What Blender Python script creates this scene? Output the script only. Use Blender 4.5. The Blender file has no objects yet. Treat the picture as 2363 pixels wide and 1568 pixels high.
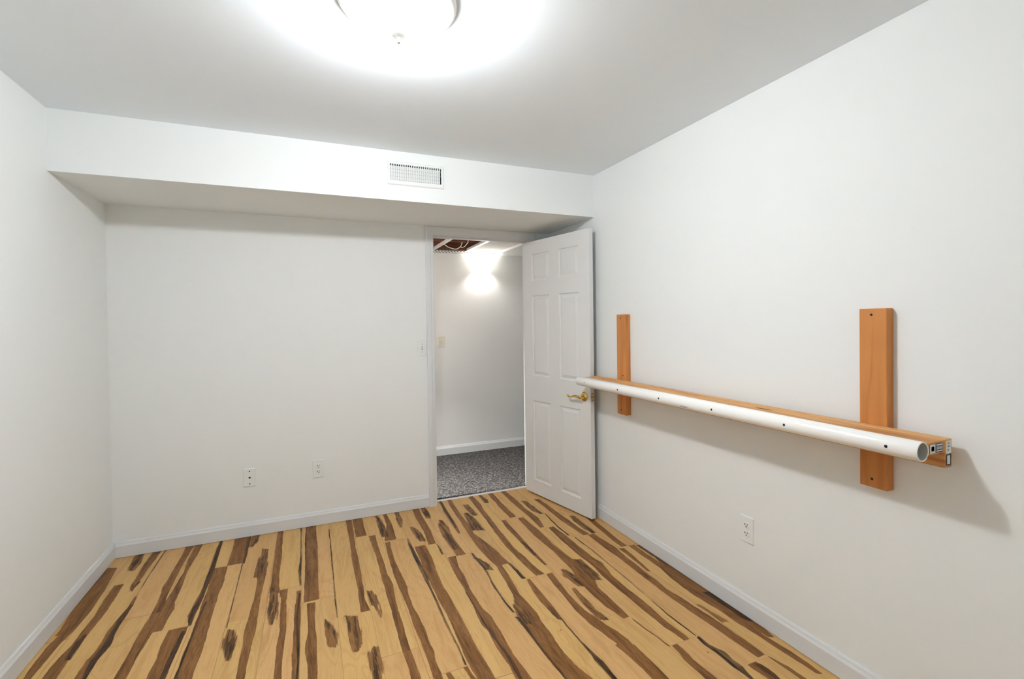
import bpy, math, random
import numpy as np
from mathutils import Vector, Matrix

# ---------------------------------------------------------------- camera, world, exposure
SC = bpy.context.scene
COL = SC.collection
SC.view_settings.view_transform = 'Standard'
SC.view_settings.look = 'None'
SC.view_settings.gamma = 1.0
SC.view_settings.use_curve_mapping = False
SC.view_settings.exposure = 0.06
SC.cycles.max_bounces = 16
SC.cycles.diffuse_bounces = 12

cam_data = bpy.data.cameras.new('camera')
cam = bpy.data.objects.new('camera', cam_data)
COL.objects.link(cam)
cam_data.sensor_fit = 'HORIZONTAL'
cam_data.sensor_width = 36.0
cam_data.lens = 1105.15 / 2363 * 36.0
cam_data.shift_y = -26.6 / 2363
cam_data.clip_start = 0.02
cam.matrix_world = Matrix.Translation((-1.8577, -3.5589, 1.3838)) @ Matrix.Rotation(-0.4006, 4, 'Z') \
    @ Matrix.Rotation(math.pi / 2 - 0.0128, 4, 'X') @ Matrix.Rotation(-0.0136, 4, 'Z')
SC.camera = cam

world = bpy.data.worlds.new('world')
world.use_nodes = True
world.node_tree.nodes['Background'].inputs[0].default_value = (0.9, 0.95, 1.0, 1)
world.node_tree.nodes['Background'].inputs[1].default_value = 0.3
SC.world = world

LAMP = dict(dome=18.0, bulb=52.0, sconce=6.0, sconce_bulb=17.0)

# ---------------------------------------------------------------- room numbers (metres)
XL, H, ZS, D = -2.96, 2.403, 2.1125, 0.678     # left wall, ceiling, soffit underside, soffit depth
YB = -4.35                                     # wall behind the camera
BH = 0.0925                                    # baseboard height
OX0, OX1, OZ = -0.985, -0.2, 2.045             # door opening
YH = 1.31                                      # far wall of the hall

# ---------------------------------------------------------------- mesh helpers
class MB:
    def __init__(s):
        s.v = []; s.f = []; s.m = []; s.sm = []
    def face(s, pts, mi=0, smooth=False):
        b = len(s.v); s.v += [tuple(p) for p in pts]
        s.f.append(tuple(range(b, b + len(pts)))); s.m.append(mi); s.sm.append(smooth)
    def box(s, a, b, mi=0):
        (x0, y0, z0), (x1, y1, z1) = a, b
        n = len(s.v)
        s.v += [(x0,y0,z0),(x1,y0,z0),(x1,y1,z0),(x0,y1,z0),(x0,y0,z1),(x1,y0,z1),(x1,y1,z1),(x0,y1,z1)]
        for q in ((0,3,2,1),(4,5,6,7),(0,1,5,4),(1,2,6,5),(2,3,7,6),(3,0,4,7)):
            s.f.append(tuple(n + i for i in q)); s.m.append(mi); s.sm.append(False)
        return s
    def grid(s, rings, closed=True, caps=True, mi=0, smooth=True):
        n = len(s.v); k = len(rings[0])
        for r in rings: s.v += [tuple(p) for p in r]
        for i in range(len(rings) - 1):
            for j in range(k if closed else k - 1):
                j2 = (j + 1) % k
                s.f.append((n+i*k+j, n+i*k+j2, n+(i+1)*k+j2, n+(i+1)*k+j)); s.m.append(mi); s.sm.append(smooth)
        if caps:
            s.f.append(tuple(n + j for j in reversed(range(k)))); s.m.append(mi); s.sm.append(False)
            s.f.append(tuple(n + (len(rings)-1)*k + j for j in range(k))); s.m.append(mi); s.sm.append(False)
        return s
    def extrude(s, prof, p0, p1, ua, va, mi=0, smooth=False):
        """prof: 2-D outline (u, v) swept from p0 to p1"""
        ua, va, p0, p1 = Vector(ua), Vector(va), Vector(p0), Vector(p1)
        rings = [[p + ua * a + va * b for a, b in prof] for p in (p0, p1)]
        return s.grid(rings, True, True, mi, smooth)
    def tube(s, pts, rad, seg=12, up=(0, 0, 1), mi=0):
        """rad: number or (ru, rv) per point"""
        pts = [Vector(p) for p in pts]; rings = []
        for i, p in enumerate(pts):
            t = (pts[min(i+1, len(pts)-1)] - pts[max(i-1, 0)]).normalized()
            u = t.cross(Vector(up))
            if u.length < 1e-4: u = t.cross(Vector((1, 0, 0)))
            u.normalize(); w = u.cross(t)
            r = rad[i] if isinstance(rad, (list, tuple)) else rad
            ru, rv = r if isinstance(r, (list, tuple)) else (r, r)
            rings.append([p + u * (ru * math.cos(2*math.pi*j/seg)) + w * (rv * math.sin(2*math.pi*j/seg)) for j in range(seg)])
        return s.grid(rings, True, True, mi)
    def lathe(s, prof, origin=(0,0,0), axis=(0,0,1), seg=48, mi=0, smooth=True):
        """prof: (radius, height) rows"""
        a = Vector(axis).normalized(); o = Vector(origin)
        u = a.cross(Vector((0,0,1)))
        if u.length < 1e-3: u = Vector((1,0,0))
        u.normalize(); w = a.cross(u)
        rings = [[o + a*h + (u*math.cos(2*math.pi*j/seg) + w*math.sin(2*math.pi*j/seg)) * max(r, 1e-5) for j in range(seg)] for r, h in prof]
        return s.grid(rings, True, True, mi, smooth)
    def build(s, name, mats, parent=None, bevel=0, autosmooth=True, origin=None):
        me = bpy.data.meshes.new(name)
        vs = s.v
        if origin is not None:
            vs = [(a-origin[0], b-origin[1], c-origin[2]) for a, b, c in vs]
        me.from_pydata([tuple(map(float, p)) for p in vs], [], s.f)
        for m in (mats if isinstance(mats, (list, tuple)) else [mats]): me.materials.append(m)
        me.polygons.foreach_set('material_index', s.m)
        me.polygons.foreach_set('use_smooth', s.sm)
        me.update()
        import bmesh
        bm = bmesh.new(); bm.from_mesh(me)
        bmesh.ops.remove_doubles(bm, verts=bm.verts, dist=1e-6)
        bmesh.ops.recalc_face_normals(bm, faces=bm.faces)
        bm.to_mesh(me); bm.free()
        o = bpy.data.objects.new(name, me); COL.objects.link(o)
        if origin is not None: o.location = origin
        if parent is not None: o.parent = parent
        if bevel:
            b = o.modifiers.new('bevel', 'BEVEL'); b.width = bevel; b.segments = 2; b.limit_method = 'ANGLE'; b.angle_limit = math.radians(40)
            b.harden_normals = False
        return o

def tag(o, label=None, cat=None, group=None, kind=None):
    for k, v in (('label', label), ('category', cat), ('group', group), ('kind', kind)):
        if v: o[k] = v
    return o
def empty(name, loc, rz=0.0, label=None, cat=None, group=None):
    o = bpy.data.objects.new(name, None); o.empty_display_size = 0.05; COL.objects.link(o)
    o.location = loc; o.rotation_euler = (0, 0, rz)
    return tag(o, label, cat, group)
def struct(o): o['kind'] = 'structure'; return o

# ---------------------------------------------------------------- materials
def srgb(r, g, b):
    f = lambda c: (c/255/12.92) if c/255 <= .04045 else ((c/255+.055)/1.055)**2.4
    return (f(r), f(g), f(b), 1)
class NT:
    def __init__(s, name):
        s.m = bpy.data.materials.new(name); s.m.use_nodes = True
        s.t = s.m.node_tree; s.t.nodes.clear()
        s.out = s.n('ShaderNodeOutputMaterial'); s.b = s.n('ShaderNodeBsdfPrincipled')
        s.l(s.b.outputs[0], s.out.inputs[0])
    def n(s, t, **k):
        x = s.t.nodes.new(t)
        for a, b in k.items(): setattr(x, a, b)
        return x
    def l(s, a, b): s.t.links.new(a, b)
    def set(s, node, key, v):
        if hasattr(v, 'is_linked'): s.l(v, node.inputs[key])
        else: node.inputs[key].default_value = v
    def math(s, op, a, b=0.0, c=None, clamp=False):
        x = s.n('ShaderNodeMath', operation=op, use_clamp=clamp); s.set(x, 0, a); s.set(x, 1, b)
        if c is not None: s.set(x, 2, c)
        return x.outputs[0]
    def obj(s, scale=(1,1,1), rot=(0,0,0)):
        c = s.n('ShaderNodeTexCoord'); mp = s.n('ShaderNodeMapping')
        mp.inputs['Scale'].default_value = scale; mp.inputs['Rotation'].default_value = rot
        s.l(c.outputs['Object'], mp.inputs[0]); return mp.outputs[0]
    def noise(s, vec, scale, detail=4, rough=.5, dist=0.0):
        x = s.n('ShaderNodeTexNoise'); s.l(vec, x.inputs['Vector'])
        x.inputs['Scale'].default_value = scale; x.inputs['Detail'].default_value = detail
        x.inputs['Roughness'].default_value = rough; x.inputs['Distortion'].default_value = dist
        return x.outputs['Fac']
    def ramp(s, fac, stops, interp='LINEAR'):
        r = s.n('ShaderNodeValToRGB'); r.color_ramp.interpolation = interp
        e = r.color_ramp.elements
        while len(e) > 1: e.remove(e[-1])
        e[0].position, e[0].color = stops[0]
        for p, c in stops[1:]:
            q = e.new(p); q.color = c
        s.l(fac, r.inputs[0]); return r.outputs[0]
    def mix(s, fac, a, b, mode='MIX'):
        x = s.n('ShaderNodeMix', data_type='RGBA', blend_type=mode)
        s.set(x, 0, fac); s.set(x, 6, a); s.set(x, 7, b); return x.outputs[2]
    def bump(s, h, strength, dist):
        x = s.n('ShaderNodeBump'); x.inputs['Strength'].default_value = strength; x.inputs['Distance'].default_value = dist
        s.l(h, x.inputs['Height']); s.l(x.outputs[0], s.b.inputs['Normal'])
    def smooth(s, v, lo, hi):
        x = s.n('ShaderNodeMapRange', interpolation_type='SMOOTHSTEP', clamp=True)
        s.set(x, 0, v); x.inputs[1].default_value = lo; x.inputs[2].default_value = hi
        return x.outputs[0]

def plain(name, col, rough=.5, metal=0.0, spec=.5, var=.0, bump=0.0, bscale=60, bdist=.0006):
    t = NT(name); t.b.inputs['Roughness'].default_value = rough; t.b.inputs['Metallic'].default_value = metal
    t.b.inputs['Specular IOR Level'].default_value = spec
    v = t.obj()
    if var:
        f = t.noise(v, 2.3, 5, .6)
        c = t.ramp(f, [(.3, tuple(x*(1-var) for x in col[:3])+(1,)), (.7, col)])
        t.l(c, t.b.inputs['Base Color'])
    else:
        f = t.noise(v, 9, 3)
        c = t.ramp(f, [(.3, tuple(x*.985 for x in col[:3])+(1,)), (.7, col)])
        t.l(c, t.b.inputs['Base Color'])
    if bump: t.bump(t.noise(v, bscale, 4, .6), bump, bdist)
    return t.m

WALL = (.795, .825, .829, 1)
m_wall = plain('wall_paint', WALL, .62, spec=.25, var=.012, bump=.25, bscale=90)
m_ceil = plain('ceiling_paint', (.83, .90, .96, 1), .8, spec=.15, var=.012, bump=.25, bscale=70)
m_hall = plain('hall_paint', (.80, .805, .80, 1), .55, spec=.3, var=.02, bump=.25, bscale=90)
m_trim = plain('trim_paint', (.70, .725, .745, 1), .38, spec=.45, var=.02, bump=.08, bscale=40)
m_door = plain('door_paint', (.75, .765, .77, 1), .42, spec=.45, bump=.06, bscale=120)
m_plast = plain('white_plastic', (.79, .82, .82, 1), .32, spec=.5)
m_ivory = plain('ivory_plastic', (.70, .665, .57, 1), .35, spec=.5)
m_pvc = plain('white_pipe_plastic', (.90, .90, .885, 1), .25, spec=.5)
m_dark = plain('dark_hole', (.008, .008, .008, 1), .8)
m_screw = plain('dark_screw', (.03, .028, .025, 1), .45, metal=.6)
m_steel = plain('grey_screw', (.42, .42, .40, 1), .35, metal=.8)
m_brass = plain('polished_brass', (.75, .52, .16, 1), .16, metal=1.0, bump=.1, bscale=50)
m_vent = plain('vent_enamel', (.78, .81, .81, 1), .4)
m_blade = plain('grey_louvre_metal', (.64, .65, .64, 1), .45)
m_bore = plain('shade_grey_pipe_bore', (.42, .41, .37, 1), .7)  # shade inside the pipe put into the colour of its inner surface
m_tile = plain('ceiling_tile_white', (.82, .81, .78, 1), .85, bump=.5, bscale=150)
m_white = plain('white_metal', (.80, .80, .78, 1), .35)
m_satin = plain('satin_nickel', (.60, .60, .59, 1), .4)
m_cable = plain('white_cable', (.78, .74, .64, 1), .5)
m_black = plain('black_print', (.02, .02, .022, 1), .5)
m_paper = plain('white_paper', (.75, .75, .73, 1), .6)
m_purple = plain('grey_violet_print', (.42, .38, .45, 1), .6)
m_greyp = plain('grey_print', (.25, .27, .27, 1), .6)
m_shadowgrey = plain('galvanised_grey', (.30, .30, .30, 1), .5, metal=.6)

def wood(name, base, dark, axis, rough=.55, knots=True, ring=26.0):
    """sawn softwood: grain runs along axis (0, 1 or 2)"""
    t = NT(name)
    sc = [1, 1, 1]; sc[axis] = .06
    v = t.obj(tuple(sc))
    w = t.noise(v, ring, 3, .55, .6)
    fine = t.noise(t.obj(tuple(6 if i != axis else .25 for i in range(3))), 60, 3, .6)
    c = t.ramp(w, [(.32, dark), (.5, base), (.75, tuple(min(1, x*1.08) for x in base[:3])+(1,))])
    c = t.mix(t.math('MULTIPLY', t.smooth(fine, .55, .75), .25), c, dark)
    blot = t.noise(t.obj(), 3.0, 3, .5)
    c = t.mix(t.math('MULTIPLY', t.smooth(blot, .52, .72), .35), c, dark)
    if knots:
        sk = [9, 9, 9]; sk[axis] = 2.2
        vo = t.n('ShaderNodeTexVoronoi'); t.l(t.obj(tuple(sk)), vo.inputs['Vector']); vo.inputs['Scale'].default_value = 1.0
        k = t.math('SUBTRACT', 1.0, t.smooth(vo.outputs['Distance'], .05, .13))
        c = t.mix(k, c, (.10, .035, .012, 1))
    t.l(c, t.b.inputs['Base Color']); t.b.inputs['Roughness'].default_value = rough
    t.b.inputs['Specular IOR Level'].default_value = .35
    t.bump(w, .15, .001)
    return t.m
m_board = wood('stained_board_wood', (.57, .235, .065, 1), (.42, .15, .038, 1), 2, knots=False)
m_rail = wood('pine_rail_wood', (.66, .36, .14, 1), (.46, .20, .06, 1), 1)
m_joist = wood('old_joist_wood', (.10, .034, .017, 1), (.045, .016, .009, 1), 0, .8, ring=18)

# laminate floor: light planks with printed brown bands, knots and dark streaks
def floor_material():
    t = NT('laminate_planks')
    A = lambda n: t.n('ShaderNodeAttribute', attribute_name=n).outputs['Fac']
    plank = A('plank')
    c = t.n('ShaderNodeTexCoord'); sep = t.n('ShaderNodeSeparateXYZ'); t.l(c.outputs['Object'], sep.inputs[0])
    comb = t.n('ShaderNodeCombineXYZ')
    t.l(sep.outputs[0], comb.inputs[0]); t.l(t.math('MULTIPLY', sep.outputs[1], .09), comb.inputs[1])
    t.l(t.math('MULTIPLY', plank, 37.0), comb.inputs[2])
    g = t.noise(comb.outputs[0], 34, 5, .6, .5)
    comb2 = t.n('ShaderNodeCombineXYZ')
    t.l(sep.outputs[0], comb2.inputs[0]); t.l(t.math('MULTIPLY', sep.outputs[1], .22), comb2.inputs[1])
    t.l(t.math('MULTIPLY', plank, 11.0), comb2.inputs[2])
    # rippled cathedral figure of the pale wood
    big = t.noise(comb2.outputs[0], 5.5, 2, .5, .8)
    fig = t.math('SINE', t.math('MULTIPLY', big, 95.0))
    fib = t.noise(comb.outputs[0], 190, 3, .6)
    light = t.ramp(plank, [(0, (.58, .345, .140, 1)), (.35, (.62, .378, .162, 1)), (.6, (.615, .392, .145, 1)), (1, (.59, .368, .148, 1))])
    light = t.mix(t.math('MULTIPLY', t.smooth(g, .46, .70), .42), light, (.44, .235, .075, 1))
    figm = t.math('MULTIPLY', t.smooth(t.noise(comb2.outputs[0], 3.1, 1), .42, .60), .22)
    light = t.mix(t.math('MULTIPLY', t.smooth(fig, .2, 1.0), figm), light, (.40, .21, .07, 1))
    light = t.mix(t.math('MULTIPLY', t.smooth(fib, .5, .7), .30), light, (.42, .24, .09, 1))
    brown = t.ramp(g, [(.33, (.10, .042, .012, 1)), (.45, (.215, .096, .028, 1)), (.62, (.275, .127, .038, 1)), (.8, (.225, .098, .026, 1))])
    brown = t.mix(t.math('MULTIPLY', t.smooth(fib, .45, .65), .6), brown, (.12, .05, .02, 1))
    dark = t.ramp(fib, [(.40, (.014, .008, .005, 1)), (.62, (.085, .040, .016, 1))])
    # edges of the bands, slightly ragged
    wob = t.math('MULTIPLY', t.math('SUBTRACT', t.noise(comb2.outputs[0], 38, 4, .65), .5), .014)
    sm = t.smooth(t.math('ADD', A('band'), wob), .0006, -.0006)
    rag = t.math('MULTIPLY', t.math('SUBTRACT', t.noise(comb.outputs[0], 70, 4, .7), .5), .045)
    kd = t.math('ADD', A('knot'), rag)
    km = t.smooth(kd, .003, -.004)
    kn = t.noise(comb.outputs[0], 60, 4, .65, .6)
    kdark = t.math('MULTIPLY', t.math('MULTIPLY', t.smooth(kd, .0, -.010), t.smooth(kn, .46, .57)), .92)
    dd = t.math('ADD', A('dark'), t.math('MULTIPLY', t.math('SUBTRACT', t.noise(comb.outputs[0], 90, 3, .7), .5), .012))
    dm = t.smooth(dd, .0014, -.0016)
    col = t.mix(sm, light, brown)
    col = t.mix(t.math('MULTIPLY', km, .92), col, brown)
    col = t.mix(kdark, col, dark)
    col = t.mix(t.math('MULTIPLY', dm, t.ramp(g, [(.38, (.6, .6, .6, 1)), (.55, (1, 1, 1, 1))])), col, dark)
    # small pin knots
    vo = t.n('ShaderNodeTexVoronoi'); t.l(t.obj((5.5, 4.2, 1)), vo.inputs['Vector']); vo.inputs['Scale'].default_value = 1.0
    pk = t.math('SUBTRACT', 1.0, t.smooth(vo.outputs['Distance'], .012, .03))
    col = t.mix(t.math('MULTIPLY', pk, .7), col, (.12, .045, .02, 1))
    seam = A('seam')
    col = t.mix(t.math('MULTIPLY', t.smooth(seam, .0016, .0004), .55), col, (.13, .065, .03, 1))
    t.l(col, t.b.inputs['Base Color'])
    t.b.inputs['Roughness'].default_value = .45
    t.b.inputs['Specular IOR Level'].default_value = .18
    t.bump(t.smooth(seam, .0, .0016), .4, .0006)
    return t.m
m_floor = floor_material()

def carpet_material():
    t = NT('loop_pile_carpet')
    v = t.obj((1, 1.9, 1))
    n1 = t.noise(v, 120, 3, .75, .4); n2 = t.noise(v, 46, 3, .7, .5)
    s = t.math('ADD', t.math('MULTIPLY', n1, .6), t.math('MULTIPLY', n2, .4))
    c = t.ramp(s, [(.40, (.006, .006, .008, 1)), (.49, (.05, .05, .055, 1)), (.54, (.13, .126, .12, 1)), (.62, (.42, .41, .39, 1))])
    t.l(c, t.b.inputs['Base Color']); t.b.inputs['Roughness'].default_value = .95
    t.b.inputs['Specular IOR Level'].default_value = .1
    t.bump(s, 1.0, .012)
    return t.m
m_carpet = carpet_material()

def emit(name, col, strength, rim=None):
    t = NT(name); t.b.inputs['Base Color'].default_value = (.9, .9, .88, 1)
    t.b.inputs['Roughness'].default_value = .3
    n = t.noise(t.obj(), 6, 2)
    e = t.ramp(n, [(.3, tuple(c*.97 for c in col[:3])+(1,)), (.7, col)])
    t.l(e, t.b.inputs['Emission Color']); t.b.inputs['Emission Strength'].default_value = strength
    if rim:      # the bulbs sit low in the bowl: its rim glows less than its bottom
        c = t.n('ShaderNodeTexCoord'); sp = t.n('ShaderNodeSeparateXYZ'); t.l(c.outputs['Object'], sp.inputs[0])
        mr = t.n('ShaderNodeMapRange', clamp=True); t.l(sp.outputs[2], mr.inputs[0])
        mr.inputs[1].default_value = rim[0]; mr.inputs[2].default_value = rim[1]
        mr.inputs[3].default_value = strength*rim[2]; mr.inputs[4].default_value = strength
        t.l(mr.outputs[0], t.b.inputs['Emission Strength'])
    return t.m
def dome_glass():      # thin lit glass that lets the bulb's light through
    t = NT('lit_thin_glass')
    e = t.n('ShaderNodeEmission'); tr = t.n('ShaderNodeBsdfTransparent'); a = t.n('ShaderNodeAddShader')
    n = t.noise(t.obj(), 7, 3)
    t.l(t.ramp(n, [(.3, (.93, .95, .97, 1)), (.7, (.95, .975, 1, 1))]), e.inputs[0]); e.inputs[1].default_value = LAMP['dome']
    tr.inputs[0].default_value = (.9, .9, .9, 1)
    t.l(e.outputs[0], a.inputs[0]); t.l(tr.outputs[0], a.inputs[1]); t.l(a.outputs[0], t.out.inputs[0])
    return t.m
m_dome = dome_glass()
m_sconce = emit('lit_sconce_glass', (1.0, .97, .91, 1), LAMP['sconce'])

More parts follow.
